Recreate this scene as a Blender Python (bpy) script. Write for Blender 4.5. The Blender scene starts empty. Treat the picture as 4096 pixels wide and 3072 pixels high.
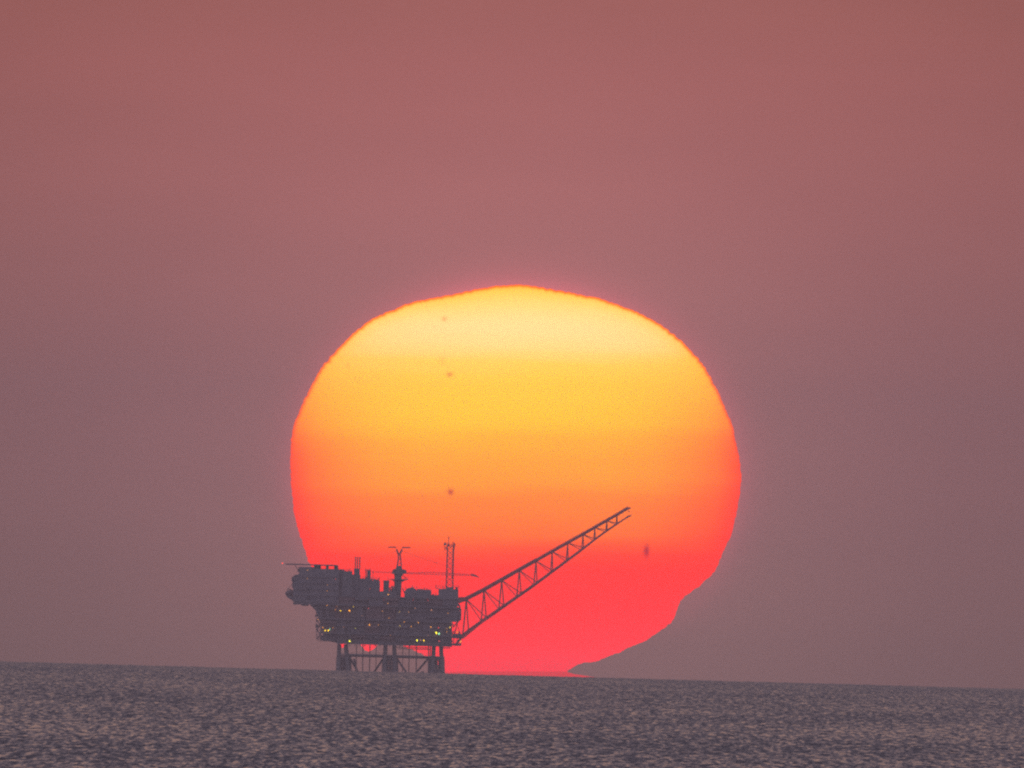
import bpy, math, random
import numpy as np

sc = bpy.context.scene
col = sc.collection
random.seed(7)
RNG = np.random.default_rng(11)

# ------------------------------------------------------------------ camera
# A very long lens (about 1.2 degrees wide) looks over a curved sea from a 20 m shore.
R_E = 6371000.0              # earth's radius: the sea really bends away and makes its own horizon
CAM_H = 20.0
FPX = 195560.0               # focal length in photo pixels (4096 wide)
ROLL = math.radians(1.553)
DIP = math.sqrt(2 * CAM_H / R_E)
PITCH = -DIP + 1165.6 / FPX
F = np.array([0, math.cos(PITCH), math.sin(PITCH)])
U0 = np.array([0, -math.sin(PITCH), math.cos(PITCH)])
X0 = np.array([1.0, 0, 0])
RV = X0 * math.cos(ROLL) + U0 * math.sin(ROLL)
UV = -X0 * math.sin(ROLL) + U0 * math.cos(ROLL)
cam = bpy.data.cameras.new('camera')
cam_o = bpy.data.objects.new('camera', cam)
col.objects.link(cam_o)
from mathutils import Matrix, Vector
m = Matrix.Identity(4)
for i in range(3):
    m[i][0] = RV[i]; m[i][1] = UV[i]; m[i][2] = -F[i]
m[2][3] = CAM_H
cam_o.matrix_world = m
cam.sensor_width = 36.0
cam.lens = 36.0 * FPX / 4096.0
cam.clip_start = 1.0
cam.clip_end = 2.0e6
sc.camera = cam_o


def ray_at(px, py, D):
    """where the line of sight through a photo point meets the plane y = D: real x and z there"""
    d = F + RV * ((px - 2048) / FPX) + UV * ((1536 - py) / FPX)
    return D * d[0] / d[1], CAM_H + D * d[2] / d[1]


# ------------------------------------------------------------------ render / exposure
sc.view_settings.view_transform = 'Standard'
sc.view_settings.look = 'None'
sc.view_settings.exposure = 0.0
sc.view_settings.gamma = 1.0
sc.cycles.use_denoising = False
sc.cycles.use_adaptive_sampling = False
sc.cycles.filter_width = 2.2
sc.cycles.max_bounces = 4
sc.cycles.volume_bounces = 1
sc.cycles.sample_clamp_indirect = 0.6

# ------------------------------------------------------------------ sky
SUN_C = ray_at(2064, 1960, 1.0)       # direction of the sun's middle: slope in x, slope in z
SUN_AZ = math.atan(SUN_C[0]); SUN_EL = math.atan(SUN_C[1] - CAM_H)


def s2l(c):
    return tuple(((v / 255) / 12.92 if v <= 10 else (((v / 255) + .055) / 1.055) ** 2.4) for v in c)


class NT:
    def __init__(s, nt):
        s.nt = nt

    def n(s, typ, **kw):
        o = s.nt.nodes.new(typ)
        for k, v in kw.items():
            setattr(o, k, v)
        return o

    def link(s, a, b):
        s.nt.links.new(a, b)

    def math(s, op, a, b=None, clamp=False):
        o = s.n('ShaderNodeMath', operation=op, use_clamp=clamp)
        for i, v in enumerate((a, b)):
            if v is None: continue
            if isinstance(v, (int, float)): o.inputs[i].default_value = v
            else: s.link(v, o.inputs[i])
        return o.outputs[0]

    def ramp(s, fac, stops, interp='LINEAR'):
        o = s.n('ShaderNodeValToRGB')
        cr = o.color_ramp; cr.interpolation = interp
        while len(cr.elements) > 1: cr.elements.remove(cr.elements[-1])
        for i, (p, c) in enumerate(stops):
            e = cr.elements[0] if i == 0 else cr.elements.new(p)
            e.position = p; e.color = (*c, 1) if len(c) == 3 else c
        s.link(fac, o.inputs[0])
        return o.outputs[0]

    def mix(s, fac, a, b, mode='MIX'):
        o = s.n('ShaderNodeMix', data_type='RGBA', blend_type=mode)
        for sock, v in ((o.inputs[0], fac), (o.inputs[6], a), (o.inputs[7], b)):
            if isinstance(v, (int, float)): sock.default_value = v
            elif isinstance(v, tuple): sock.default_value = (*v, 1) if len(v) == 3 else v
            else: s.link(v, sock)
        return o.outputs[2]


w = bpy.data.worlds.new('World'); sc.world = w; w.use_nodes = True
w.node_tree.nodes.clear()
W = NT(w.node_tree)
tc = W.n('ShaderNodeTexCoord'); sep = W.n('ShaderNodeSeparateXYZ')
W.link(tc.outputs['Generated'], sep.inputs[0])
ex = W.math('DIVIDE', sep.outputs[0], W.math('MAXIMUM', sep.outputs[1], 1e-4))
ez = W.math('DIVIDE', sep.outputs[2], W.math('MAXIMUM', sep.outputs[1], 1e-4))
# physical sky for the general light of a sun on the horizon
skyt = W.n('ShaderNodeTexSky', sky_type='NISHITA', sun_disc=False)
skyt.sun_elevation = max(SUN_EL, math.radians(0.2)); skyt.sun_rotation = SUN_AZ
skyt.dust_density = 4.0; skyt.air_density = 1.5
nis = W.mix(1.0, skyt.outputs[0], (.10, .10, .10), 'MULTIPLY')
# dust-laden dusk: mauve band on the sun's side low down, dull blue overhead and behind
up = W.math('MAXIMUM', sep.outputs[2], 0.0)
dusk = W.ramp(W.math('POWER', up, 0.5), [
    (0.0, (.27, .16, .16)), (.12, (.58, .37, .28)), (.28, (.52, .38, .30)), (.50, (.36, .25, .29)),
    (.75, (.20, .17, .25)), (1.0, (.12, .12, .20))])
back = W.ramp(W.math('MAXIMUM', sep.outputs[2], 0.0), [
    (0.0, (.42, .34, .46)), (.15, (.50, .36, .46)), (.40, (.36, .31, .41)), (1.0, (.12, .12, .20))])
side = W.math('MULTIPLY_ADD', sep.outputs[1], 0.5); side.node.inputs[2].default_value = 0.5
far = W.mix(side, back, dusk)
far = W.mix(1.0, far, nis, 'ADD')
# the low strip of sky round the sun: rises from grey mauve at the sea to warmer pink
el01 = W.math('DIVIDE', W.math('ADD', ez, DIP), 0.0138, clamp=True)      # 0 at the sea's edge
low = W.ramp(el01, [
    (0.0, (.295, .150, .143)), (.12, (.335, .155, .148)), (.30, (.385, .160, .156)), (.50, (.425, .163, .160)),
    (.72, (.495, .170, .164)), (.90, (.525, .170, .160)), (1.0, (.515, .167, .152))])
hzn = W.n('ShaderNodeTexNoise'); hzc = W.n('ShaderNodeCombineXYZ'); W.link(W.math('MULTIPLY', ex, 90.0), hzc.inputs[0]); W.link(W.math('MULTIPLY', ez, 520.0), hzc.inputs[1])
W.link(hzc.outputs[0], hzn.inputs[0]); hzn.inputs['Scale'].default_value = 1.0; hzn.inputs['Detail'].default_value = 4
low = W.mix(1.0, low, W.ramp(hzn.outputs[0], [(.25, (.965, .97, .975)), (.75, (1.035, 1.03, 1.025))]), 'MULTIPLY')
dx = W.math('SUBTRACT', ex, SUN_C[0]); dz = W.math('SUBTRACT', ez, SUN_C[1] - CAM_H)
def radial(a, b):
    p = W.math('POWER', W.math('ABSOLUTE', W.math('DIVIDE', dx, a)), 2.0)
    q = W.math('POWER', W.math('ABSOLUTE', W.math('DIVIDE', dz, b)), 2.0)
    return W.math('SQRT', W.math('ADD', p, q))
rad = radial(900 / FPX, 815 / FPX)
wide = W.ramp(W.math('DIVIDE', rad, 3.2, clamp=True), [(0, (1.08, 1.04, 1.04)), (.35, (1.04, 1.02, 1.02)), (.6, (.84, .83, .83)), (1, (.66, .66, .64))])
low = W.mix(1.0, low, wide, 'MULTIPLY')
aum = W.n('ShaderNodeMapRange'); W.link(dz, aum.inputs[0])
aum.inputs[1].default_value = -600 / FPX; aum.inputs[2].default_value = 500 / FPX
aur = W.math('MULTIPLY', W.math('MINIMUM', W.math('POWER', 2.718, W.math('MULTIPLY', W.math('SUBTRACT', rad, 0.985), -16.0)), 1.0), aum.outputs[0])
glow = W.mix(1.0, (.50, .05, .09), aur, 'MULTIPLY')
low = W.mix(1.0, low, glow, 'ADD')
# the strip hands over to the broad sky a few degrees out
rr = W.math('SQRT', W.math('ADD', W.math('POWER', dx, 2.0), W.math('POWER', dz, 2.0)))
mr = W.n('ShaderNodeMapRange', interpolation_type='SMOOTHSTEP'); W.link(rr, mr.inputs[0])
mr.inputs[1].default_value = 0.016; mr.inputs[2].default_value = 0.09
front = W.math('GREATER_THAN', sep.outputs[1], 0.0)
f_out = W.math('SUBTRACT', 1.0, W.math('MULTIPLY', W.math('SUBTRACT', 1.0, mr.outputs[0]), front))
skycol = W.mix(f_out, low, far)
bg = W.n('ShaderNodeBackground'); bg.inputs[1].default_value = 1.0
W.link(skycol, bg.inputs[0])
wo = W.n('ShaderNodeOutputWorld'); W.link(bg.outputs[0], wo.inputs[0])

# ------------------------------------------------------------------ sun lamp (dim: dust has taken nearly all of it)
sl = bpy.data.lights.new('sun_light', 'SUN'); sl.energy = 0.02; sl.angle = math.radians(0.5); sl.color = (1, .32, .16)
slo = bpy.data.objects.new('sun_light', sl); col.objects.link(slo)
el = math.radians(1.0)
slo.rotation_euler = Vector((-math.sin(SUN_AZ) * math.cos(el), -math.cos(SUN_AZ) * math.cos(el), -math.sin(el))).to_track_quat('-Z', 'Y').to_euler()


# ------------------------------------------------------------------ helpers
def mat(name):
    mt = bpy.data.materials.new(name); mt.use_nodes = True; mt.node_tree.nodes.clear()
    return mt, NT(mt.node_tree)


def paint(name, a, b, rough=.6, scale=.5, metal=0.0):
    mt, N = mat(name)
    c = N.n('ShaderNodeTexCoord'); no = N.n('ShaderNodeTexNoise')
    no.inputs['Scale'].default_value = scale; no.inputs['Detail'].default_value = 6
    N.link(c.outputs['Object'], no.inputs[0])
    cc = N.ramp(no.outputs[0], [(.38, a), (.62, b)])
    p = N.n('ShaderNodeBsdfPrincipled'); p.inputs['Roughness'].default_value = rough; p.inputs['Metallic'].default_value = metal
    N.link(cc, p.inputs['Base Color'])
    o = N.n('ShaderNodeOutputMaterial'); N.link(p.outputs[0], o.inputs[0])
    return mt


def glowmat(name, colr, strength):
    mt, N = mat(name)
    e = N.n('ShaderNodeEmission'); e.inputs[0].default_value = (*colr, 1); e.inputs[1].default_value = strength
    o = N.n('ShaderNodeOutputMaterial'); N.link(e.outputs[0], o.inputs[0])
    return mt


class MB:
    def __init__(s): s.v = []; s.f = []

    def box(s, x0, x1, y0, y1, z0, z1):
        b = len(s.v)
        s.v += [(x, y, z) for z in (z0, z1) for y in (y0, y1) for x in (x0, x1)]
        s.f += [tuple(b + i for i in q) for q in ((0, 2, 3, 1), (4, 5, 7, 6), (0, 1, 5, 4), (2, 6, 7, 3), (0, 4, 6, 2), (1, 3, 7, 5))]
        return s

    def tube(s, p, q, r, r2=None, n=8):
        p = Vector(p); q = Vector(q); r2 = r if r2 is None else r2
        d = (q - p).normalized()
        a = d.orthogonal().normalized(); c = d.cross(a)
        b = len(s.v)
        for cen, rr_ in ((p, r), (q, r2)):
            for k in range(n):
                t = 2 * math.pi * k / n
                s.v.append(tuple(cen + (a * math.cos(t) + c * math.sin(t)) * rr_))
        for k in range(n):
            s.f.append((b + k, b + (k + 1) % n, b + n + (k + 1) % n, b + n + k))
        s.f.append(tuple(b + k for k in reversed(range(n)))); s.f.append(tuple(b + n + k for k in range(n)))
        return s

    def prism(s, pts, y0, y1):
        """outline in x,z pushed through a real depth"""
        b = len(s.v); n = len(pts)
        s.v += [(x, y0, z) for x, z in pts] + [(x, y1, z) for x, z in pts]
        s.f += [(b + i, b + n + i, b + n + (i + 1) % n, b + (i + 1) % n) for i in range(n)]
        s.f.append(tuple(b + i for i in range(n))); s.f.append(tuple(b + n + i for i in reversed(range(n))))
        return s

    def ball(s, c, rx, ry, rz, n=10, mrow=6):
        b = len(s.v)
        for j in range(mrow + 1):
            ph = math.pi * j / mrow
            for k in range(n):
                t = 2 * math.pi * k / n
                s.v.append((c[0] + rx * math.sin(ph) * math.cos(t), c[1] + ry * math.sin(ph) * math.sin(t), c[2] + rz * math.cos(ph)))
        for j in range(mrow):
            for k in range(n):
                s.f.append((b + j * n + k, b + (j + 1) * n + k, b + (j + 1) * n + (k + 1) % n, b + j * n + (k + 1) % n))
        return s

    def rail(s, pts, h=1.1, r=.045, step=1.5):
        """a guard rail round a run of points"""
        for p, q in zip(pts[:-1], pts[1:]):
            p = Vector(p); q = Vector(q); L = (q - p).length; k = max(1, int(L / step))
            for i in range(k + 1):
                t = p.lerp(q, i / k); s.tube(t, t + Vector((0, 0, h)), r, n=4)
            for hh in (h, h * .5):
                s.tube(p + Vector((0, 0, hh)), q + Vector((0, 0, hh)), r, n=4)
        return s

    def build(s, name, m, parent=None, **props):
        me = bpy.data.meshes.new(name); me.from_pydata(s.v, [], s.f); me.update()
        me.materials.append(m)
        o = bpy.data.objects.new(name, me); col.objects.link(o)
        if parent is not None: o.parent = parent
        for k, v in props.items(): o[k] = v
        return o


def empty(name, loc, parent=None, **props):
    o = bpy.data.objects.new(name, None); col.objects.link(o); o.location = loc
    o.empty_display_size = 5
    if parent is not None: o.parent = parent
    for k, v in props.items(): o[k] = v
    return o


# ------------------------------------------------------------------ the sea
def hashn(ix, iy, seed):
    h = (ix.astype(np.int64) * 374761393 + iy.astype(np.int64) * 668265263 + seed * 69069) & 0x7fffffff
    h = ((h ^ (h >> 13)) * 1274126177) & 0x7fffffff
    return ((h ^ (h >> 16)) & 0xffff) / 65535.0


def vnoise(x, y, seed):
    ix = np.floor(x); iy = np.floor(y); fx = x - ix; fy = y - iy
    fx = fx * fx * (3 - 2 * fx); fy = fy * fy * (3 - 2 * fy)
    a = hashn(ix, iy, seed); b = hashn(ix + 1, iy, seed); c = hashn(ix, iy + 1, seed); d = hashn(ix + 1, iy + 1, seed)
    return (a * (1 - fx) + b * fx) * (1 - fy) + (c * (1 - fx) + d * fx) * fy - .5


beta = np.concatenate([np.linspace(2.25e-3, 2e-6, 620)])
dd = R_E * ((DIP + beta) - np.sqrt((DIP + beta) ** 2 - DIP ** 2))
dist = np.concatenate([[-400, -100, 60, 200, 500, 1000, 2000, 3000, 3800], dd, np.linspace(dd[-1] + 120, 19000, 24), [20200, 21400]])
tt = np.concatenate([-np.geomspace(.15, .0150, 14), np.linspace(-.0138, .0138, 1350), np.geomspace(.0150, .15, 14)])
TT, DD = np.meshgrid(tt, dist)
SX = TT * (DD + 900.0) * np.where(DD > 4000, DD / (DD + 900.0), 1.0)
SY = DD
SZ = -(SY ** 2) / (2 * R_E)
H = np.zeros_like(SX)
for i, (lx, ly, a) in enumerate([(22, 260, .22), (7, 80, .16), (2.2, 30, .20), (.8, 14, .16)]):
    H += a * vnoise(SX / lx + 1000, SY / ly + 50 + .25 * SX / lx, 5 + i)
H = np.where(DD > 4100, H, 0)
SZ = SZ + H
nr, nc = SX.shape
me = bpy.data.meshes.new('sea')
verts = np.stack([SX, SY, SZ], -1).reshape(-1, 3).astype(np.float32)
ii = np.arange(nr * nc).reshape(nr, nc)
quads = np.stack([ii[:-1, :-1], ii[:-1, 1:], ii[1:, 1:], ii[1:, :-1]], -1).reshape(-1, 4).astype(np.int32)
me.vertices.add(len(verts)); me.vertices.foreach_set('co', verts.ravel())
me.loops.add(quads.size); me.loops.foreach_set('vertex_index', quads.ravel())
me.polygons.add(len(quads)); me.polygons.foreach_set('loop_start', np.arange(0, quads.size, 4, dtype=np.int32))
me.polygons.foreach_set('use_smooth', np.ones(len(quads), dtype=bool))
me.update(); me.validate()
sea = bpy.data.objects.new('sea', me); col.objects.link(sea); sea['kind'] = 'structure'
sm, N = mat('sea_water')
geo = N.n('ShaderNodeNewGeometry')


def wav(sx, sy, loc, detail=2.0):
    mp = N.n('ShaderNodeMapping'); mp.inputs['Scale'].default_value = (1 / sx, 1 / sy, 0)
    mp.inputs['Location'].default_value = loc
    N.link(geo.outputs['Position'], mp.inputs[0])
    no = N.n('ShaderNodeTexNoise'); no.noise_dimensions = '2D'
    no.inputs['Scale'].default_value = 1.0; no.inputs['Detail'].default_value = detail
    N.link(mp.outputs[0], no.inputs[0])
    return no.outputs[0]


n1 = wav(1.05, 34, (3, 7, 0)); n2 = wav(.45, 14, (31, 9, 0)); n3 = wav(2.6, 90, (13, 77, 0)); n5 = wav(45, 800, (2, 5, 0))
tot = N.math('ADD', N.math('MULTIPLY', n1, .45), N.math('ADD', N.math('MULTIPLY', n2, .35), N.math('MULTIPLY', n3, .2)))
tot = N.math('ADD', tot, N.math('MULTIPLY', N.math('SUBTRACT', n5, .5), .10))
slopey = N.n('ShaderNodeMapRange'); N.link(tot, slopey.inputs[0])
slopey.inputs[1].default_value = .38; slopey.inputs[2].default_value = .62
slopey.inputs[3].default_value = .022; slopey.inputs[4].default_value = .45
n4 = wav(.8, 24, (55, 3, 0))
slopex = N.n('ShaderNodeMapRange'); N.link(n4, slopex.inputs[0])
slopex.inputs[1].default_value = .35; slopex.inputs[2].default_value = .65
slopex.inputs[3].default_value = -.25; slopex.inputs[4].default_value = .25
cx = N.n('ShaderNodeCombineXYZ'); N.link(slopex.outputs[0], cx.inputs[0])
N.link(N.math('MULTIPLY', slopey.outputs[0], -1.0), cx.inputs[1]); cx.inputs[2].default_value = 1.0
nv = N.n('ShaderNodeVectorMath', operation='NORMALIZE'); N.link(cx.outputs[0], nv.inputs[0])
p = N.n('ShaderNodeBsdfPrincipled')
p.inputs['Base Color'].default_value = (.055, .05, .05, 1); p.inputs['Roughness'].default_value = .24
p.inputs['IOR'].default_value = 1.333
N.link(nv.outputs[0], p.inputs['Normal'])
o = N.n('ShaderNodeOutputMaterial'); N.link(p.outputs[0], o.inputs[0])
me.materials.append(sm)

# ------------------------------------------------------------------ the setting sun
SUN_D = 500000.0
OUT = [(2264, 2684), (2286, 2671), (2322, 2655), (2369, 2648), (2434, 2626), (2500, 2598), (2581, 2565), (2640, 2522), (2699, 2479), (2704, 2440),
       (2722, 2402), (2770, 2362), (2810, 2338), (2850, 2294), (2880, 2250), (2888, 2212), (2922, 2150), (2944, 2060), (2958, 1985),
       (2965, 1910), (2960, 1850), (2950, 1790), (2936, 1722), (2908, 1648), (2872, 1568), (2834, 1488), (2790, 1428),
       (2738, 1374), (2664, 1312), (2572, 1258), (2463, 1213), (2350, 1184), (2222, 1160), (2130, 1143), (2055, 1138),
       (1990, 1142), (1907, 1157), (1800, 1180), (1700, 1199), (1628, 1215), (1570, 1240), (1481, 1276), (1407, 1340), (1333, 1415),
       (1278, 1480), (1232, 1570), (1205, 1626), (1176, 1690), (1165, 1760), (1160, 1850), (1164, 1940), (1176, 2050),
       (1190, 2110), (1205, 2155), (1222, 2200), (1232, 2248), (1262, 2300), (1300, 2380), (1335, 2480), (1358, 2570), (1371, 2606), (1386, 2570), (1396, 2555), (1435, 2555),
       (1447, 2582), (1458, 2602), (1476, 2610), (1496, 2603), (1502, 2582), (1508, 2562), (1590, 2572), (1650, 2600), (1716, 2626), (1742, 2652), (1765, 2684),
       (1765, 2740), (2000, 2752), (2264, 2740)]
# resample the refracted outline and roughen it a little, as boiling air does
P = np.array(OUT + OUT[:1], float)
seg = np.hypot(*np.diff(P, axis=0).T); cum = np.concatenate([[0], np.cumsum(seg)])
NSP = 1120
L = np.linspace(0, cum[-1], NSP + 1)[:-1]
ox_ = np.interp(L, cum, P[:, 0]); oy_ = np.interp(L, cum, P[:, 1])
def smooth(a, k):
    return sum(np.roll(a, j) for j in range(-k, k + 1)) / (2 * k + 1)
ox_ = smooth(ox_, 5); oy_ = smooth(oy_, 5)
jit = smooth(RNG.normal(0, 1, NSP), 1) * 2.2 + smooth(RNG.normal(0, 1, NSP), 5) * 3.0
nx_ = np.gradient(oy_); ny_ = -np.gradient(ox_); nn = np.hypot(nx_, ny_) + 1e-6
ox_ = ox_ + nx_ / nn * jit; oy_ = oy_ + ny_ / nn * jit
rings = [1.0, .997, .99, .975, .95, .90, .82, .7, .55, .35, .15]
cen = np.array([2064., 1950.])
sv = []; limb = []; hgt = []
for half in (-1, 1):
    for t in rings:
        bulge = math.sqrt(max(0, 1 - t * t)) * 1200.0 * half
        for k in range(NSP):
            px = cen[0] + (ox_[k] - cen[0]) * t; py = cen[1] + (oy_[k] - cen[1]) * t
            x, z = ray_at(px, py, SUN_D)
            sv.append((x, bulge, z)); limb.append(t); hgt.append(py)
sf = []
NR = len(rings)
for h in range(2):
    base = h * NR * NSP
    for j in range(NR - 1):
        for k in range(NSP):
            a, b = base + j * NSP + k, base + j * NSP + (k + 1) % NSP
            q = (a, b, b + NSP, a + NSP)
            sf.append(q if h == 0 else q[::-1])
    last = base + (NR - 1) * NSP
    c_ = len(sv); x, z = ray_at(cen[0], cen[1], SUN_D)
    sv.append((x, (-1200.0 if h == 0 else 1200.0), z)); limb.append(0.0); hgt.append(cen[1])
    for k in range(NSP):
        q = (last + k, last + (k + 1) % NSP, c_)
        sf.append(q if h == 0 else q[::-1])
for k in range(NSP):
    a, b = k, (k + 1) % NSP
    sf.append((b, a, NR * NSP + a, NR * NSP + b))
sm_x, sm_z = ray_at(cen[0], 2700, SUN_D)
me = bpy.data.meshes.new('sun')
me.from_pydata([(v[0] - sm_x, v[1], v[2] - sm_z) for v in sv], [], sf)
for nm, arr in (('limb', limb), ('rise', [(2740 - h) / 1610.0 for h in hgt])):
    at = me.attributes.new(nm, 'FLOAT', 'POINT'); at.data.foreach_set('value', np.array(arr, np.float32))
me.update()
sun = bpy.data.objects.new('sun', me); col.objects.link(sun); sun.location = (sm_x, SUN_D, sm_z)
sun['label'] = 'huge flattened setting sun, pale yellow on top and red at the sea horizon'; sun['category'] = 'sun'


def rise(y): return (2740 - y) / 1610.0


HAZE_D = 3.0e-5; HAZE_IN = (.066, .048, .066); HAZE_T = math.exp(-HAZE_D * 22000)      # what the air adds and lets through at the horizon (used to pick the sun's own colour)


def sun_material(name):
    mt, N = mat(name)
    at = N.n('ShaderNodeAttribute'); at.attribute_name = 'rise'
    al = N.n('ShaderNodeAttribute'); al.attribute_name = 'limb'
    # unevenness of the layers the light comes through
    tcn = N.n('ShaderNodeTexCoord'); mp = N.n('ShaderNodeMapping'); mp.inputs['Scale'].default_value = (1 / 2600, 0, 1 / 170)
    N.link(tcn.outputs['Object'], mp.inputs[0])
    no = N.n('ShaderNodeTexNoise'); no.inputs['Scale'].default_value = 1; no.inputs['Detail'].default_value = 3
    N.link(mp.outputs[0], no.inputs[0])
    rs = N.math('ADD', at.outputs['Fac'], N.math('MULTIPLY', N.math('SUBTRACT', no.outputs[0], .5), .05))
    stops = [(2720, (238, 78, 92)), (2660, (225, 80, 94)), (2600, (250, 76, 88)), (2450, (255, 72, 80)), (2300, (255, 70, 74)),
             (2225, (255, 80, 70)), (2160, (255, 108, 66)), (2080, (255, 128, 64)), (1985, (255, 136, 64)), (1940, (255, 156, 64)),
             (1850, (255, 164, 64)), (1760, (255, 176, 64)), (1690, (255, 198, 66)), (1560, (255, 206, 78)), (1460, (255, 207, 94)),
             (1400, (255, 214, 132)), (1320, (255, 221, 156)), (1250, (255, 218, 146)), (1180, (255, 212, 120)), (1138, (255, 205, 100))]
    st = []
    for y, c in stops:
        c = s2l(c)
        st.append((rise(y), tuple(max(.0, (v * (1.12 if i == 0 else 1.0) - HAZE_IN[i] * (1.0 if i else 0)) / 1.0) for i, v in enumerate(c))))
    c = N.ramp(rs, sorted(st, key=lambda q: q[0]), 'B_SPLINE')
    # limb darkening, strongest in green and blue
    ld = N.ramp(al.outputs['Fac'], [(0, (1, 1, 1)), (.45, (1, 1, 1)), (.70, (1, .95, .97)), (.85, (1, .90, .86)), (.93, (1, .86, .70)), (.975, (1, .80, .45)),
                                    (.986, (1, .66, .25)), (.991, (1, .36, .0)), (1.0, (.98, .14, .0))])
    ls = N.ramp(al.outputs['Fac'], [(0, (1, 1, 1)), (.40, (1, 1, 1)), (.62, (1, .88, .95)), (.78, (1, .66, .88)), (.90, (1, .44, .85)), (.965, (1, .24, .8)),
                                    (.992, (1, .17, .8)), (1.0, (.9, .1, .7))])
    hi = N.n('ShaderNodeMapRange', interpolation_type='SMOOTHSTEP'); N.link(at.outputs['Fac'], hi.inputs[0])
    hi.inputs[1].default_value = rise(1900); hi.inputs[2].default_value = rise(1400)
    lo = N.n('ShaderNodeMapRange', interpolation_type='SMOOTHSTEP'); N.link(at.outputs['Fac'], lo.inputs[0])
    lo.inputs[1].default_value = rise(2350); lo.inputs[2].default_value = rise(2150)
    ls = N.mix(lo.outputs[0], (1.0, .92, 1.0), ls)
    c = N.mix(1.0, c, N.mix(hi.outputs[0], ls, ld), 'MULTIPLY')
    # sun spots
    sepn = N.n('ShaderNodeSeparateXYZ'); N.link(tcn.outputs['Object'], sepn.inputs[0])
    for (px, py, rx, rz, k) in [(1778, 1277, 9, 9, .5), (1800, 1499, 14, 10, .6), (1768, 1440, 14, 24, .12), (1392, 1462, 8, 8, .25),
                                (1803, 1968, 12, 13, .75), (2585, 2205, 11, 24, 1.0), (2360, 2560, 10, 10, .15)]:
        x, z = ray_at(px, py, SUN_D); x -= sm_x; z -= sm_z
        s = SUN_D / FPX
        a = N.math('POWER', N.math('ABSOLUTE', N.math('DIVIDE', N.math('SUBTRACT', sepn.outputs[0], x), rx * s)), 2.0)
        b = N.math('POWER', N.math('ABSOLUTE', N.math('DIVIDE', N.math('SUBTRACT', sepn.outputs[2], z), rz * s)), 2.0)
        g = N.math('MULTIPLY', N.math('POWER', 2.718, N.math('MULTIPLY', N.math('ADD', a, b), -1.0)), k)
        c = N.mix(g, c, (.72, .12, .02) if py < 1700 else (.42, .0, .01))
    e = N.n('ShaderNodeEmission'); N.link(c, e.inputs[0]); e.inputs[1].default_value = 1.0 / HAZE_T
    o = N.n('ShaderNodeOutputMaterial'); N.link(e.outputs[0], o.inputs[0])
    return mt


SUNM = sun_material('sun_surface')
sun.data.materials.append(SUNM)
# the foot: a mirrored sliver of sun spread along the horizon
b = MB()
foot = [(1690, 2697), (1760, 2690), (1850, 2686), (2264, 2686), (2293, 2696), (2340, 2703), (2396, 2712), (2340, 2730), (1690, 2730)]
pts = [ray_at(x, y, SUN_D - 1500) for x, y in foot]
b.prism([(x - sm_x, z - sm_z) for x, z in pts], -2000, -1300)
fo = b.build('mirage_foot', glowmat('mirage_glow', (1.0, .045, .06), 1.2), sun)

# ------------------------------------------------------------------ the platform
D = 20000.0
GS = 2.1825
SEA_Z = -(D ** 2) / (2 * R_E)
OX = ray_at(1562, 2690, D)[0]
GM = D / FPX / GS                      # metres per drawing unit


def G(gx, gy):
    x, z = ray_at(1100 + gx / GS, 2000 + gy / GS, D)
    return x - OX, z - SEA_Z


def gb(mb, x0, y0, x1, y1, d0=-12, d1=12):
    """a box given by its drawing-unit front view and its depth in metres"""
    cx_, cz_ = G((x0 + x1) / 2, (y0 + y1) / 2)
    hw, hh = abs(x1 - x0) * GM / 2, abs(y1 - y0) * GM / 2
    return mb.box(cx_ - hw, cx_ + hw, d0, d1, cz_ - hh, cz_ + hh)


def g3(gx, gy, y=0.0):
    x, z = G(gx, gy); return (x, y, z)


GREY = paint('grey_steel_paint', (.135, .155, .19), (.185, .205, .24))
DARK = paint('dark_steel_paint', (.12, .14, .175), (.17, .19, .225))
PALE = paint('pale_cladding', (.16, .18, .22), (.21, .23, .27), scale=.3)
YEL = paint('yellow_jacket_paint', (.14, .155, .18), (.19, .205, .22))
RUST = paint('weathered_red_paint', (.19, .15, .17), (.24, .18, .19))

GLARE_RED = paint('glare_red_steel', (.60, .10, .12), (.68, .13, .15))  # red of the sun's glare put into the colour of the thin steelwork

rig = empty('offshore_platform', (OX, D, SEA_Z), label='hazy grey offshore gas platform with a long flare boom, before the sun', category='platform')

# jacket: battered legs standing in the sea, seen end-on in three rows
for gx_top, gx_bot in ((562, 552), (618, 640), (965, 955), (1040, 1050), (1388, 1372), (1448, 1462)):
    for yy in (-11, 11):
        t = g3(gx_top, 1262, yy * .9); bt = g3(gx_bot, 1500, yy * 1.1)
        d = Vector(bt) - Vector(t); e = Vector(t) + d * ((t[2] + 14) / (t[2] - bt[2]))
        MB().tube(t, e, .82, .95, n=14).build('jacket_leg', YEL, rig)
# sleeves and boat landings thicken each leg pair near the water
for x0, x1, nm in ((541, 660, 0), (942, 1068, 1), (1342, 1474, 2)):
    b = MB()
    for k in range(5):
        gx_ = x0 + 8 + (x1 - x0 - 16) * k / 4
        lean = (-6 + 12 * k / 4)
        b.tube(g3(gx_, 1368, -6 + 2.5 * k), g3(gx_ + lean, 1560, -6 + 2.5 * k), .62, n=8)
    gb(b, x0, 1372, x1, 1400, -10, 10)
    gb(b, x0 - 2, 1440, x1 + 4, 1456, -10, 10)
    gb(b, x0 - 4, 1478, x1 + 8, 1560, -9, 9)
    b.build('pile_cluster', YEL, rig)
b = MB(); gb(b, 540, 1352, 1472, 1362, -12, -11); gb(b, 540, 1366, 1472, 1378, 10.5, 12); gb(b, 640, 1358, 1380, 1374, -1, 1)
b.rail([g3(545, 1352, -12), g3(1470, 1358, -12)], h=1.0, step=3)
b.build('jacket_walkway', YEL, rig)
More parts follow.
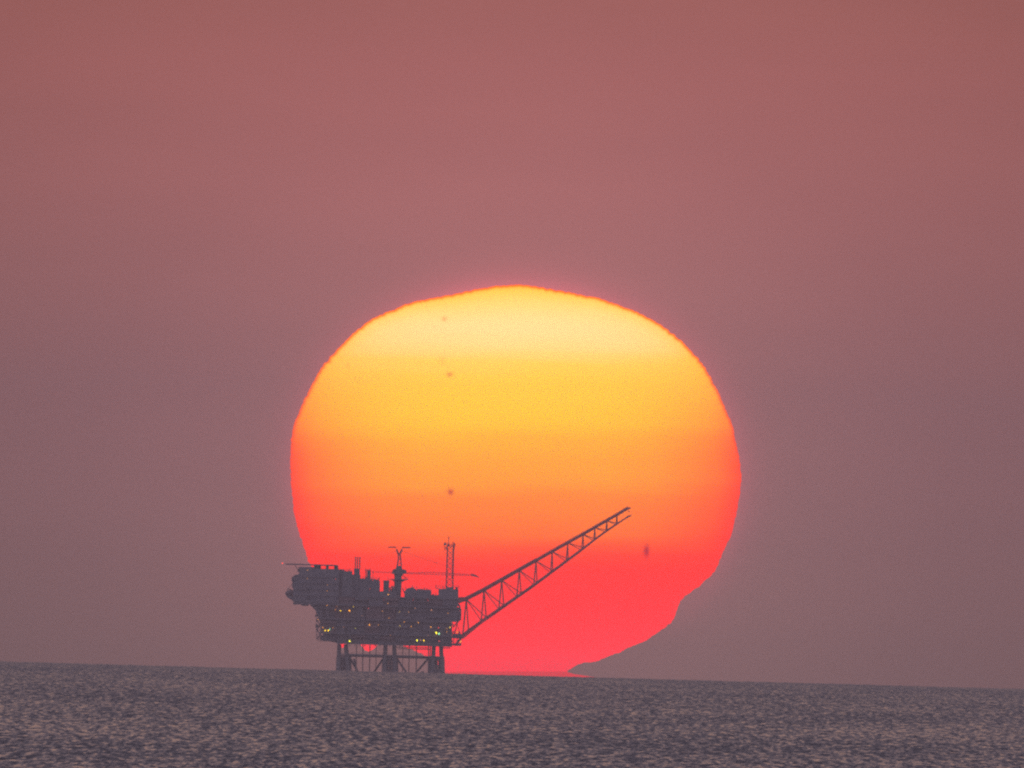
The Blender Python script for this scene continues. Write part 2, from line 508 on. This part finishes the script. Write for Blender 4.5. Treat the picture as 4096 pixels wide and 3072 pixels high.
for (a, c, yy) in (((690, 1385), (722, 1540), -8), ((940, 1392), (860, 1510), 8), ((660, 1390), (745, 1540), 9), ((1070, 1392), (1150, 1510), -8), ((1335, 1388), (1238, 1500), 8),
                   ((1300, 1500), (1215, 1535), -8), ((940, 1530), (700, 1560), 0), ((1060, 1530), (1340, 1560), 0)):
    MB().tube(g3(*a, yy), g3(*c, yy), .42, n=8).build('jacket_brace', YEL, rig)
for gx_, r in ((712, .30), (768, .34), (829, .34), (884, .22), (1172, .30), (1236, .34), (1117, .2)):
    MB().tube(g3(gx_, 1262, 2), g3(gx_ - 5, 1560, 2), r * .62, n=8).build('conductor_pipe', GREY, rig)
for gx_ in (1341, 1357):
    MB().tube(g3(gx_, 1262, -3), g3(gx_ - 2, 1400, -3), .22, n=8).build('riser_pipe', GREY, rig)
b = MB()
for y0, x0, x1 in ((1283, 1060, 1345), (1297, 1075, 1350), (1290, 1465, 1530)):
    b.tube(g3(x0, y0, -4), g3(x1, y0 + (x1 - x0) * .027, -4), .17, n=6)
for x in (1475, 1500, 1525): b.tube(g3(x, 1270, -4), g3(x, 1298, -4), .09, n=4)
b.build('under_deck_piping', GREY, rig)

# decks
b = MB(); gb(b, 540, 1236, 1545, 1268, -15, 15); gb(b, 1540, 1252, 1626, 1272, -13, 10)
gb(b, 400, 1205, 545, 1226, -13, 13)
for gx_ in range(560, 1540, 44): gb(b, gx_, 1266, gx_ + 9, 1276, -15, 15)
b.build('cellar_deck', DARK, rig)
b = MB(); gb(b, 392, 1168, 1552, 1180, -17, 17); gb(b, 1550, 1168, 1626, 1208, -10, 10)
for gx_ in (1560, 1590, 1622): gb(b, gx_ - 3, 1205, gx_ + 3, 1252, -9, -8)
b.build('lower_deck', DARK, rig)
b = MB(); gb(b, 372, 1044, 1548, 1056, -17, 17); gb(b, 1546, 1042, 1622, 1052, -10, 10)
b.build('middle_deck', DARK, rig)
b = MB(); gb(b, 330, 918, 1590, 930, -17, 17)
b.build('upper_deck', DARK, rig)
b = MB(); gb(b, 560, 846, 1604, 856, -16, 16)
b.build('weather_deck', DARK, rig)

# process modules packed between the decks
MATS = [GREY, PALE, GREY, DARK, RUST, GREY]
def fill(x0, x1, y0, y1, n, jitter=0):
    xs = [x0 + (x1 - x0) * k / n for k in range(n + 1)]
    Y0, Y1 = y0, y1
    for k in range(n):
        b = MB(); a = xs[k] + (2 if k else 0); c = xs[k + 1]
        lv = ((a + c) / 2 - 1000) * .0271; y0 = Y0 + lv - 3; y1 = Y1 + lv + 3
        gb(b, a, y0 + random.uniform(0, jitter), c, y1, -14 + random.uniform(-1.5, 2), 13)
        # pipes, ribs and vessels on the near face
        for q in range(4):
            gx_ = random.uniform(a + 6, c - 6); r = random.uniform(.12, .35)
            b.tube(g3(gx_, y0 + 4, -15.6), g3(gx_, y1 - 2, -15.6), r, n=6)
        gy_ = random.uniform(y0 + 15, y1 - 12)
        b.tube(g3(a + 4, gy_, -16), g3(c - 4, gy_ + 2, -16), random.uniform(.2, .6), n=8)
        b.build('process_module', random.choice(MATS), rig)
fill(545, 1545, 1180, 1237, 8)
fill(402, 1545, 1056, 1169, 9)
fill(392, 1590, 930, 1045, 9)
fill(562, 1590, 856, 919, 8)
b = MB()
for y0, y1, x0, x1 in ((880, 1000, 575, 1580), (990, 1100, 420, 1520), (1090, 1245, 420, 1520)): gb(b, x0, y0, x1, y1, -11, 10)
b.build('bulkhead', DARK, rig)
# irregular right-hand side
b = MB()
gb(b, 1588, 936, 1612, 978, -8, 6); gb(b, 1588, 968, 1626, 1046, -9, 6); gb(b, 1575, 1030, 1600, 1062, -5, 6)
b.tube(g3(1604, 905, -2), g3(1622, 970, -2), .35, n=6); b.tube(g3(1610, 1050, -3), g3(1552, 1112, -3), .22, n=6)
b.tube(g3(1600, 1050, 3), g3(1565, 1168, 3), .2, n=6); b.tube(g3(1580, 1060, 5), g3(1618, 1168, 5), .12, n=6)
gb(b, 1600, 1150, 1612, 1170, -3, 0)
b.build('end_platform', GREY, rig)
# stair tower and cantilevered corner at the left (open steelwork)
b = MB()
for gx_ in (362, 398):
    for yy in (-9, -3):
        b.tube(g3(gx_, 950, yy), g3(gx_, 1215, yy), .14, n=4)
for k in range(6):
    y0 = 965 + k * 42
    gb(b, 358, y0, 404, y0 + 4, -9, -3)
    a, c = (364, 396) if k % 2 else (396, 364)
    b.tube(g3(a, y0 + 42, -8), g3(c, y0, -8), .28, n=4); b.tube(g3(a, y0 + 42, -4), g3(c, y0, -4), .28, n=4)
for k in range(12): b.tube(g3(370 + k * 15, 1182, -6 + k * .3), g3(385 + k * 13, 1238, -6 + k * .3), .14, n=4)
b.build('stair_tower', GREY, rig)
b = MB(); b.prism([G(305, 915), G(420, 915), G(420, 1085), G(402, 1085), G(380, 1020), G(350, 958)], -14, 12)
b.build('corner_bracing', GREY, rig)
b = MB(); b.prism([G(396, 1180), G(560, 1180), G(560, 1262), G(530, 1244), G(440, 1226), G(396, 1208)], -12, 10)
b.build('corner_bracing', GREY, rig)

# living quarters with window rows
lq = empty('living_quarters', (0, 0, 0), rig)
b = MB(); b.prism([G(222, 584), G(345, 586), G(345, 598), G(560, 604), G(556, 918), G(180, 912), G(160, 885), G(158, 800), G(165, 700), G(158, 690), G(160, 662), G(210, 645)], -14, 12)
b.build('wall', PALE, lq)
b = MB()
for fl in range(5):
    gb(b, 172 if fl > 1 else 205, 672 + fl * 54, 562, 676 + fl * 54, -14.5, -14.0)
b.build('balcony', GREY, lq)
# lifeboat station
lb = empty('lifeboat_station', (0, 0, 0), rig)
b = MB(); b.prism([G(96, 832), G(172, 838), G(172, 896), G(150, 876), G(112, 852)], -10, 8); b.build('platform_deck', GREY, lb)
for yy in (-7, 1):
    b = MB(); b.ball(g3(128, 815, yy), 1.9, 4.4 / 1.4, 1.15, n=14, mrow=8); b.ball(g3(136, 798, yy), .8, 1.2, .9)
    b.build('lifeboat', RUST, lb)
b = MB(); b.tube(g3(112, 835, -3), g3(112, 770, -3), .13, n=5); b.tube(g3(112, 775, -3), g3(160, 790, -3), .13, n=5); b.tube(g3(165, 720, -3), g3(112, 775, -3), .12, n=5)
b.build('davit', GREY, lb)

# helideck: an octagonal pad on struts
hd = empty('helideck', (0, 0, 0), rig)
cxh, czh = G(318, 565)
rh = 232 * GM
b = MB(); n = 8; bb = len(b.v)
for z in (czh - .28, czh + .22):
    for k in range(n):
        t = math.pi * (2 * k + 1) / n
        b.v.append((cxh + rh * math.cos(t) / math.cos(math.pi / n) * .97, -1 + rh * math.sin(t) / math.cos(math.pi / n) * .97, z))
for k in range(n): b.f.append((bb + k, bb + (k + 1) % n, bb + n + (k + 1) % n, bb + n + k))
b.f.append(tuple(bb + k for k in reversed(range(n)))); b.f.append(tuple(bb + n + k for k in range(n)))
b.build('landing_pad', GREY, hd)
b = MB()
for k in range(n):
    t0, t1 = math.pi * (2 * k + 1) / n, math.pi * (2 * k + 3) / n
    for rr_ in (rh * 1.05, rh * 1.10):
        b.tube((cxh + rr_ * math.cos(t0), -1 + rr_ * math.sin(t0), czh + .05), (cxh + rr_ * math.cos(t1), -1 + rr_ * math.sin(t1), czh + .05), .07, n=4)
b.build('safety_net', DARK, hd)
b = MB()
for (a, c, dd_) in ((340, 402, 0), (444, 470, -4), (516, 552, 2)): gb(b, a, 570, c, 606, dd_ - 3, dd_ + 4)
gb(b, 440, 568, 550, 577, -8, 8)
b.build('support_column', DARK, hd)
for (a, c, yy) in (((175, 572), (225, 640), -6), ((175, 572), (225, 640), 6)):
    MB().tube(g3(*a, yy), g3(*c, yy), .13, n=6).build('support_strut', DARK, hd)

# top-side clutter between quarters and crane
b = MB(); gb(b, 548, 606, 600, 930, -10, 6); gb(b, 585, 622, 672, 860, -12, 10); gb(b, 660, 650, 742, 860, -9, 8)
for gx_ in (572, 588, 604, 622, 640, 655, 668): b.tube(g3(gx_, 640, -6), g3(gx_, random.uniform(596, 612), -6), .1, n=5)
b.build('equipment_block', GREY, rig)
b = MB(); gb(b, 738, 686, 842, 860, -10, 9); gb(b, 840, 704, 915, 860, -11, 7); gb(b, 858, 694, 906, 708, -6, 4); gb(b, 912, 798, 1060, 860, -12, 9)
for gx_ in (752, 766, 848, 880, 902): b.tube(g3(gx_, 710, -6), g3(gx_, random.uniform(680, 692), -6), .14, n=5)
b.build('equipment_block', GREY, rig)
b = MB(); gb(b, 946, 702, 996, 806, -6, 5); b.tube(g3(988, 712, 0), g3(986, 672, 0), .1, n=5); gb(b, 940, 706, 1000, 711, -7, 6)
b.build('ventilation_tower', GREY, rig)
b = MB(); b.tube(g3(1004, 800, -3), g3(1004, 765, -3), .3, n=6); b.tube(g3(1022, 800, -2), g3(1022, 745, -2), .2, n=6)
b.tube(g3(1000, 768, -3), g3(1050, 748, -3), .2, n=6); b.tube(g3(1002, 790, 2), g3(1050, 770, 2), .2, n=6); gb(b, 1025, 762, 1050, 800, -3, 3)
b.build('process_piping', GREY, rig)

# ragged roof-line: small skids, vents, lamps on poles, cable trays
for (a, c, gy_, n_) in ((232, 340, 584, 0), (600, 672, 622, 5), (742, 842, 686, 8), (842, 912, 694, 6), (915, 1045, 798, 8), (1135, 1235, 766, 7), (1240, 1362, 786, 10), (1365, 1425, 830, 5), (1430, 1600, 778, 12)):
    for k in range(n_):
        gx_ = random.uniform(a, c); h_ = random.uniform(4, 15); w_ = random.uniform(3, 12)
        b = MB()
        if random.random() < .35: b.tube(g3(gx_, gy_ + 4, random.uniform(-7, 4)), g3(gx_, gy_ - h_ * 1.5, 0), .13, n=6)
        else:
            y_ = random.uniform(-7, 3); gb(b, gx_ - w_ / 2, gy_ - h_ * .6, gx_ + w_ / 2, gy_ + 5, y_, y_ + 2)
        b.build('roof_equipment', random.choice([GREY, DARK, RUST]), rig)
for k in range(26):
    side_ = random.random() < .5
    gy_ = random.uniform(870, 1235); gx_ = random.uniform(1585, 1606) if gy_ < 1040 else random.uniform(1540, 1566)
    b = MB(); y_ = random.uniform(-8, 6); gb(b, gx_ - 8, gy_ - random.uniform(2, 7), gx_ + random.uniform(0, 12), gy_ + random.uniform(2, 7), y_, y_ + 2); b.build('side_equipment', random.choice([GREY, DARK]), rig)
for k in range(14):
    gx_ = random.uniform(175, 560); gy_ = random.uniform(640, 900)
    b = MB(); gb(b, gx_ - random.uniform(3, 14), gy_ - random.uniform(2, 8), gx_ + random.uniform(3, 14), gy_ + random.uniform(2, 8), -15.2, -13.9); b.build('wall_equipment', random.choice([GREY, DARK]), rig)
for gx_, gy_, w_, h_ in ((158, 690, 12, 20), (160, 740, 9, 30), (168, 800, 10, 14), (206, 620, 8, 10), (214, 600, 8, 14), (172, 905, 14, 8), (262, 916, 30, 8), (365, 1010, 14, 8), (366, 1100, 12, 14)):
    b = MB(); gb(b, gx_ - w_, gy_ - h_, gx_ + w_, gy_ + h_, -9, 2); b.build('side_equipment', GREY, rig)

# turbine exhausts
def stacks(name, base, pipes):
    e = empty(name, (0, 0, 0), rig)
    b = MB(); gb(b, *base, -3, 3); b.build('casing', GREY, e)
    for gx_, top, r, yy in pipes:
        b = MB(); b.tube(g3(gx_, base[1] + 4, yy), g3(gx_ + 2, top, yy), r, n=10); b.tube(g3(gx_ + 2, top + 6, yy), g3(gx_ + 2, top + 2, yy), r * 1.35, n=10)
        b.build('exhaust_pipe', GLARE_RED, e)
stacks('exhaust_stack', (690, 598, 740, 700), [(701, 496, .25, -1), (719, 498, .25, 0), (739, 500, .27, 1)])
stacks('exhaust_stack', (804, 610, 836, 700), [(790, 596, .17, -1), (812, 600, .12, 1), (828, 596, .18, 0), (856, 622, .08, 0)])
b = MB(); b.tube(g3(790, 690, -1), g3(790, 600, -1), .14, n=6); b.tube(g3(799, 690, 0), g3(799, 612, 0), .12, n=6); b.tube(g3(856, 700, 0), g3(856, 622, 0), .09, n=6); b.ball(g3(855, 628, 0), .35, .3, .3)
b.tube(g3(786, 612, -1), g3(830, 612, -1), .12, n=5); b.build('vent_pipe', GREY, rig)

# right-hand top side
b = MB()
b.prism([G(1130, 860), G(1130, 800), G(1150, 772), G(1175, 766), G(1205, 766), G(1228, 778), G(1245, 792), G(1245, 860)], -7, 6)
b.tube(g3(1112, 770, -2), g3(1148, 850, -2), .22, n=6)
b.build('storage_tank', PALE, rig)
b = MB(); gb(b, 1238, 786, 1365, 860, -10, 8); gb(b, 1255, 779, 1300, 792, -5, 3); gb(b, 1320, 781, 1352, 792, -5, 3); gb(b, 1360, 830, 1430, 860, -9, 8)
b.build('equipment_block', GREY, rig)
b = MB(); gb(b, 1426, 778, 1600, 925, -11, 9); gb(b, 1492, 760, 1558, 780, -5, 5)
b.build('equipment_block', PALE, rig)
b = MB(); gb(b, 1402, 769, 1428, 774, -8, 4); b.rail([g3(1402, 771, 4), g3(1402, 771, -8), g3(1490, 773, -8)], h=1.3, r=.08, step=1.0)
b.tube(g3(1407, 772, -8), g3(1407, 742, -8), .1, n=4)
b.build('guard_rail', DARK, rig)
b = MB(); b.rail([g3(1558, 776, -8), g3(1606, 777, -8), g3(1606, 777, 3)], h=1.3, r=.09, step=.8); b.build('guard_rail', DARK, rig)
b = MB(); gb(b, 1575, 760, 1596, 780, -4, 2); b.build('equipment_block', GREY, rig)
for (a, c, gy_, yy) in ((560, 690, 622, -12), (740, 915, 690, -10), (1240, 1365, 786, -9), (402, 545, 1168, -17), (1545, 1625, 1252, -12.8), (1550, 1625, 1168, -9.8)):
    b = MB(); b.rail([g3(a, gy_, yy), g3(c, gy_ + (c - a) * .027, yy)], h=1.0, step=1.6); b.build('guard_rail', DARK, rig)

# pedestal crane
cr = empty('pedestal_crane', (0, 0, 0), rig)
b = MB(); b.tube(g3(1066, 900, 0), g3(1076, 640, 0), 1.45, 1.55, n=18); b.tube(g3(1078, 660, 0), g3(1078, 640, 0), 1.9, n=18)
b.build('pedestal', GREY, cr)
b = MB(); gb(b, 1000, 690, 1165, 697, -3.5, 3.5); b.prism([G(1010, 697), G(1150, 697), G(1105, 718), G(1050, 714)], -1.6, 1.6)
b.rail([g3(1128, 690, -3.4), g3(1165, 691, -3.4)], h=.9, r=.06, step=.8); b.tube(g3(1115, 655, 0), g3(1150, 692, 0), .16, n=5)
b.build('access_platform', GREY, cr)
b = MB(); b.prism([G(1016, 640), G(1030, 606), G(1052, 602), G(1062, 574), G(1104, 574), G(1112, 604), G(1140, 608), G(1146, 640), G(1118, 648), G(1040, 646)], -2.6, 2.6)
b.build('machinery_house', YEL, cr)
b = MB(); gb(b, 1124, 612, 1148, 642, -4.0, -2.7); b.build('operator_cab', PALE, cr)
b = MB()
for yy in (-1.5, 1.5):
    b.tube(g3(1066, 576, yy), g3(1077, 520, yy), .30, n=6); b.tube(g3(1077, 520, yy), g3(1078, 470, yy), .30, n=6); b.tube(g3(1078, 475, yy), g3(1060, 430, yy), .38, n=6)
    b.tube(g3(1103, 576, yy), g3(1098, 520, yy), .28, n=6); b.tube(g3(1098, 520, yy), g3(1092, 470, yy), .28, n=6); b.tube(g3(1090, 475, yy), g3(1109, 430, yy), .38, n=6)
    b.tube(g3(1060, 430, yy), g3(1056, 413, yy), .1, n=6); b.tube(g3(1109, 430, yy), g3(1112, 415, yy), .1, n=6)
for gy_ in (560, 520, 490, 470): b.tube(g3(1078, gy_, -1.5), g3(1078, gy_, 1.5), .12, n=5); b.tube(g3(1096, gy_, -1.5), g3(1096, gy_, 1.5), .12, n=5); b.tube(g3(1076, gy_, -1.5), g3(1098, gy_ - 12, -1.5), .12, n=5)
b.tube(g3(988, 411, 0), g3(1056, 412, 0), .26, n=6); b.tube(g3(1110, 414, 0), g3(1184, 416, 0), .26, n=6)
b.build('a_frame', GLARE_RED, cr)


def lattice(mb, p, q, w0, w1, bays, r, rb, tri=False):
    p = Vector(p); q = Vector(q); ax = (q - p).normalized()
    up_ = Vector((0, 0, 1)); sd = ax.cross(up_).normalized(); up_ = sd.cross(ax)
    cs = [(-1, -1), (1, -1), (1, 1), (-1, 1)]
    prev = None
    for k in range(bays + 1):
        t = k / bays; c = p.lerp(q, t); w_ = (w0 + (w1 - w0) * t) / 2
        cur = [c + sd * a * w_ + up_ * b_ * w_ for a, b_ in cs]
        if prev:
            for i in range(4):
                mb.tube(prev[i], cur[i], r, n=5)
                j = (i + 1) % 4
                if k % 2: mb.tube(prev[i], cur[j], rb, n=4)
                else: mb.tube(prev[j], cur[i], rb, n=4)
        for i in range(4): mb.tube(cur[i], cur[(i + 1) % 4], rb, n=4)
        prev = cur


b = MB(); lattice(b, g3(1140, 638, -2), g3(1380, 640, -3.2), .5, 1.1, 10, .075, .05); lattice(b, g3(1380, 640, -3.2), g3(1745, 657, -5), 1.1, .5, 14, .075, .05)
b.prism([G(1708, 650), G(1722, 642), G(1742, 650), G(1768, 662), G(1784, 676), G(1776, 678), G(1745, 668), G(1712, 662)], -5.6, -4.4)
b.tube(g3(1725, 660, -5), g3(1728, 690, -5), .05, n=4)
b.build('boom', GLARE_RED, cr)
b = MB(); lattice(b, g3(1016, 634, 2), g3(870, 628, 4), .5, .35, 7, .05, .03); b.build('counter_boom', GLARE_RED, cr)
b = MB()
for yy in (-1, 1):
    b.tube(g3(1110, 448, yy), g3(1400, 545, yy * .6 - 3), .07, n=4); b.tube(g3(1400, 545, yy * .6 - 3), g3(1500, 575, yy * .6 - 4), .05, n=4)
    b.tube(g3(1060, 446, yy), g3(960, 485, yy), .04, n=4); b.tube(g3(960, 485, yy), g3(820, 512, yy), .04, n=4)
b.tube(g3(1380, 540, -3), g3(1418, 550, -3), .12, n=5)
b.build('hoist_rope', GLARE_RED, cr)

# lattice radio mast with its aerials
ma = empty('radio_mast', (0, 0, 0), rig)
b = MB()
c0 = Vector(g3(1523, 762, 0)); c1 = Vector(g3(1533, 392, 0))
prev = None
for k in range(9):
    t = k / 8; c = c0.lerp(c1, t); w_ = 1.75 - .10 * t
    # turned a little so that the near and far legs show apart
    cur = [c + Vector((w_ * math.cos(a), w_ * math.sin(a), 0)) for a in (math.radians(v) for v in (40, 140, 220, 320))]
    if prev:
        for i in range(4):
            j = (i + 1) % 4
            b.tube(prev[i], cur[i], .29, n=6)
            if (k + i) % 2: b.tube(prev[i], cur[j], .14, n=4)
            else: b.tube(prev[j], cur[i], .14, n=4)
    for i in range(4): b.tube(cur[i], cur[(i + 1) % 4], .08, n=4)
    prev = cur
b.build('lattice_frame', GLARE_RED, ma)
b = MB(); gb(b, 1502, 398, 1566, 404, -1.6, 1.6); gb(b, 1506, 384, 1524, 398, -.6, .6); b.rail([g3(1502, 398, -1.6), g3(1566, 399, -1.6)], h=1.2, r=.05, step=.8)
b.build('top_platform', GLARE_RED, ma)
b = MB(); b.tube(g3(1515, 398, 0), g3(1516, 320, 0), .13, n=5); b.tube(g3(1516, 340, 0), g3(1516, 322, 0), .2, n=5); b.build('whip_aerial', GLARE_RED, ma)
b = MB(); b.tube(g3(1484, 386, -1), g3(1484, 386, -.5), .5, n=14); b.tube(g3(1484, 386, -.5), g3(1505, 390, 0), .08, n=4); b.build('dish_aerial', PALE, ma)
b = MB(); b.tube(g3(1480, 440, 0), g3(1480, 368, 0), .13, n=5); b.tube(g3(1493, 436, 0), g3(1493, 405, 0), .15, n=5); b.tube(g3(1478, 420, 0), g3(1505, 424, 0), .12, n=5); b.tube(g3(1478, 372, 0), g3(1506, 376, 0), .12, n=5)
b.build('aerial_bracket', GLARE_RED, ma)
b = MB()
for gx_, a, c, r in ((1556, 398, 364, .12), (1565, 430, 372, .2), (1573, 404, 380, .13), (1546, 398, 376, .1)): b.tube(g3(gx_, a, 0), g3(gx_, c, 0), r, n=5)
b.tube(g3(1552, 400, 0), g3(1574, 402, 0), .08, n=5); b.build('rod_aerial', GLARE_RED, ma)
b = MB(); b.tube(g3(1545, 690, -1), g3(1554, 400, -1), .12, n=4); b.build('ladder', GLARE_RED, ma)

# flare boom: one top chord, two bottom chords, swung away in depth
fb = empty('flare_boom', (0, 0, 0), rig)
BX = lambda cx_, cy_: ray_at(1800 + cx_ / 2.7645, 2000 + cy_ / 2.7645, D)
def bp(cx_, cy_, y):
    x, z = BX(cx_, cy_); return Vector((x - OX, y, z - SEA_Z))
top = [(92, 1128), (181, 1098), (376, 998), (572, 888), (767, 778), (952, 674), (1130, 572), (1303, 476), (1472, 382), (1603, 308), (1736, 232), (1848, 168), (1968, 96)]
fa = [(60, 1580), (140, 1480), (345, 1318), (540, 1190), (738, 1055), (925, 930), (1113, 796), (1284, 674), (1455, 552), (1590, 448), (1722, 352), (1838, 272), (1975, 178)]
fbk = [(110, 1520), (204, 1438), (400, 1300), (594, 1164), (787, 1032), (962, 908), (1136, 780), (1306, 654), (1478, 526), (1608, 428), (1740, 332), (1852, 256), (2000, 172)]
def yw(k): return 4 + 22 * k / 12.0
hw = lambda k: 3.2 - 2.3 * k / 12.0
fa = [(x, y + max(0, 26 - 3 * k)) for k, (x, y) in enumerate(fa)]
T = [bp(*c, yw(k)) for k, c in enumerate(top)]
A = [bp(*c, yw(k) - hw(k)) for k, c in enumerate(fa)]
B = [bp(*c, yw(k) + hw(k)) for k, c in enumerate(fbk)]
for nm, C_, r in (('top_chord', T, .62), ('bottom_chord', A, .50), ('bottom_chord', B, .42)):
    b = MB()
    for k in range(12):
        rr_ = r * (1 - .45 * k / 12); b.tube(C_[k], C_[k + 1], rr_, r * (1 - .45 * (k + 1) / 12), n=8)
    b.build(nm, GLARE_RED, fb)
for k in range(1, 12):
    s = 1 - .30 * k / 12
    b = MB(); b.tube(T[k], A[k], .30 * s, n=6); b.tube(T[k], B[k], .27 * s, n=6); b.tube(A[k], B[k], .13 * s, n=5)
    b.build('brace_frame', GLARE_RED, fb)
    if k < 11:
        b = MB(); b.tube(T[k], A[k + 1], .20 * s, n=5); b.tube(T[k], B[k + 1], .22 * s, n=5); b.tube(A[k], B[k + 1], .13 * s, n=5); b.tube(B[k], A[k + 1], .10 * s, n=5)
        b.build('diagonal_brace', GLARE_RED, fb)
b = MB()
low_ = [A[k] + Vector((0, .6, -1.15 * max(0, 1 - k / 11))) for k in range(13)]
for k in range(1, 11):
    b.tube(low_[k], low_[k + 1], .30 * (1 - k / 18), n=6)
    for i in range(4):
        b.tube(A[k].lerp(A[k + 1], i / 4), low_[k].lerp(low_[k + 1], (i + .5) / 4), .10, n=4)
b.build('lower_pipe_rack', GLARE_RED, fb)
# flare pipes and railed walkway carried on the top chord
b = MB()
for k in range(12):
    for off, dz_, r in ((-.9, .45, .42), (.2, .85, .36), (1.0, .2, .3)):
        o_ = Vector((0, off, dz_ - .25 * (k > 4)))
        b.tube(T[k] + o_, T[k + 1] + o_, r * (1 if k < 5 else .72), n=6)
b.build('flare_pipe', GLARE_RED, fb)
b = MB()
for k in range(12):
    p_, q_ = T[k] + Vector((0, -1.6, .1)), T[k + 1] + Vector((0, -1.6, .1))
    n_ = 6
    for i in range(n_):
        t = p_.lerp(q_, i / n_); b.tube(t + Vector((0, 0, -.35)), t + Vector((0, 0, .95)), .05, n=4); b.tube(t, t + Vector((0, 2.8, -.1)), .06, n=4)
    b.tube(p_ + Vector((0, 0, .95)), q_ + Vector((0, 0, .95)), .08, n=4); b.tube(p_ + Vector((0, 0, .5)), q_ + Vector((0, 0, .5)), .04, n=4)
    b.tube(p_, q_, .12, n=4)
    if 3 < k < 12 and True:
        for i in range(3):
            t = p_.lerp(q_, (i + .5) / 3); b.box(t.x - .22, t.x + .22, t.y - .1, t.y + 2.4, t.z - .62, t.z - .15)
b.build('walkway', GLARE_RED, fb)
b = MB(); b.tube(A[11].lerp(A[10], .3), A[12] + Vector((.8, 0, .25)), .16, n=6)
b.tube(T[12], T[12] + Vector((1.1, 0, .45)), .34, .42, n=10); b.tube(T[12] + Vector((0, 0, -.3)), T[12] + Vector((.7, 0, -1.4)), .14, n=6)
b.tube(A[12], B[12], .3, n=6); b.box(T[12].x - 1.6, T[12].x + .3, T[12].y - 1.2, T[12].y + 1.2, T[12].z - .2, T[12].z + .1)
b.build('flare_tip', GLARE_RED, fb)
b = MB(); b.prism([G(1590, 850), G(1640, 846), G(1656, 862), G(1640, 882), G(1596, 902)], 0, 8); b.tube(T[0] - Vector((2, 0, 0)), T[1], .7, .45, n=8); b.build('hinge_frame', GLARE_RED, fb)
b = MB(); b.tube(A[1], g3(1596, 1205, 2), .3, n=6); b.tube(B[1], g3(1596, 1205, 2), .3, n=6); b.build('hinge_frame', GLARE_RED, fb)

# ------------------------------------------------------------------ the platform's lit lamps
LK = {'o': ('orange_lamp_glow', (1.0, .36, .02)), 'y': ('yellow_lamp_glow', (1.0, .62, .0)), 'g': ('green_lamp_glow', (.95, .85, .02)),
      'c': ('pale_green_lamp_glow', (.35, .85, .45)), 'r': ('red_lamp_glow', (1.0, .07, .05)), 'p': ('dim_lamp_glow', (.55, .22, .10))}
LAMPS = [(65, 553, 'r', 1.5), (285, 610, 'o', .35), (284, 686, 'o', .15), (459, 742, 'o', .14), (457, 794, 'o', .3), (530, 690, 'r', .2), (455, 919, 'o', .5), (528, 958, 'o', .4),
         (573, 967, 'y', 1.3), (651, 966, 'o', 2.2), (686, 931, 'y', .5), (543, 928, 'p', .4), (817, 946, 'r', .4), (989, 826, 'o', 1.1), (986, 903, 'o', .6), (938, 969, 'o', .4),
         (996, 1028, 'o', .4), (826, 1090, 'o', 1.5), (905, 1090, 'o', .3), (1087, 976, 'y', .3), (1166, 978, 'o', .35), (1223, 944, 'p', .6), (1366, 961, 'p', 1.2), (1250, 1070, 'o', .9),
         (1129, 1063, 'o', .6), (1091, 1099, 'y', .5), (1190, 1104, 'o', .8), (1361, 1109, 'o', 1.1), (1510, 988, 'o', .4), (1581, 990, 'y', .4), (1528, 1111, 'y', 1.2), (1428, 1114, 'r', 1.0),
         (1407, 1157, 'g', 4.0), (1412, 1163, 'y', 2.0), (1432, 1166, 'c', 2.6), (1502, 1150, 'o', .5), (1590, 1152, 'y', .8), (1241, 1225, 'g', 3.0), (1300, 1226, 'y', 1.9), (1272, 1223, 'p', .8),
         (1434, 1231, 'r', .9), (1621, 1235, 'o', 1.6), (653, 1232, 'g', 3.2), (440, 1139, 'y', 1.7), (467, 1138, 'y', 1.9), (480, 1128, 'c', 1.1), (419, 1113, 'o', .9), (378, 1043, 'o', .5),
         (508, 1115, 'o', .3), (703, 1119, 'g', .15), (1500, 1122, 'o', .2), (829, 775, 'r', .2), (1537, 1070, 'p', .3), (1336, 1180, 'p', .2), (1010, 1180, 'p', .2), (600, 1110, 'p', .2), (760, 1010, 'p', .2)]
lm = {}
for i, (gx_, gy_, k, s) in enumerate(LAMPS):
    st = round(min(3.4, 0.9 + s * 1.3), 1)
    key = (k, st)
    if key not in lm: lm[key] = glowmat(LK[k][0], LK[k][1], st)
    r = .13 + .07 * min(s, 2.4)
    yy = -17.6 if gx_ > 390 else -16.0
    if gx_ < 100: yy = -1
    if gx_ > 1548: yy = -10.4
    b = MB(); b.ball((0, 0, 0), r, r * .7, r * 1.25, n=8, mrow=6)
    o = b.build('deck_lamp', lm[key], rig); o.location = g3(gx_, gy_, yy)
    b = MB(); b.box(-r * .6, r * .6, .02, 1.6 if gx_ > 100 else .3, r * 1.2, r * 1.5)
    b.build('bracket', DARK, o)

# ------------------------------------------------------------------ haze
hz_m, N = mat('haze_air')
pv = N.n('ShaderNodeVolumePrincipled'); pv.inputs['Color'].default_value = (.80, .74, .77, 1)
pv.inputs['Density'].default_value = HAZE_D; pv.inputs['Anisotropy'].default_value = 0.0
o = N.n('ShaderNodeOutputMaterial'); N.link(pv.outputs[0], o.inputs[1])
b = MB(); b.box(-3700, 3700, -900, 22000, -42, 95)
hz = b.build('haze', hz_m); hz['kind'] = 'stuff'
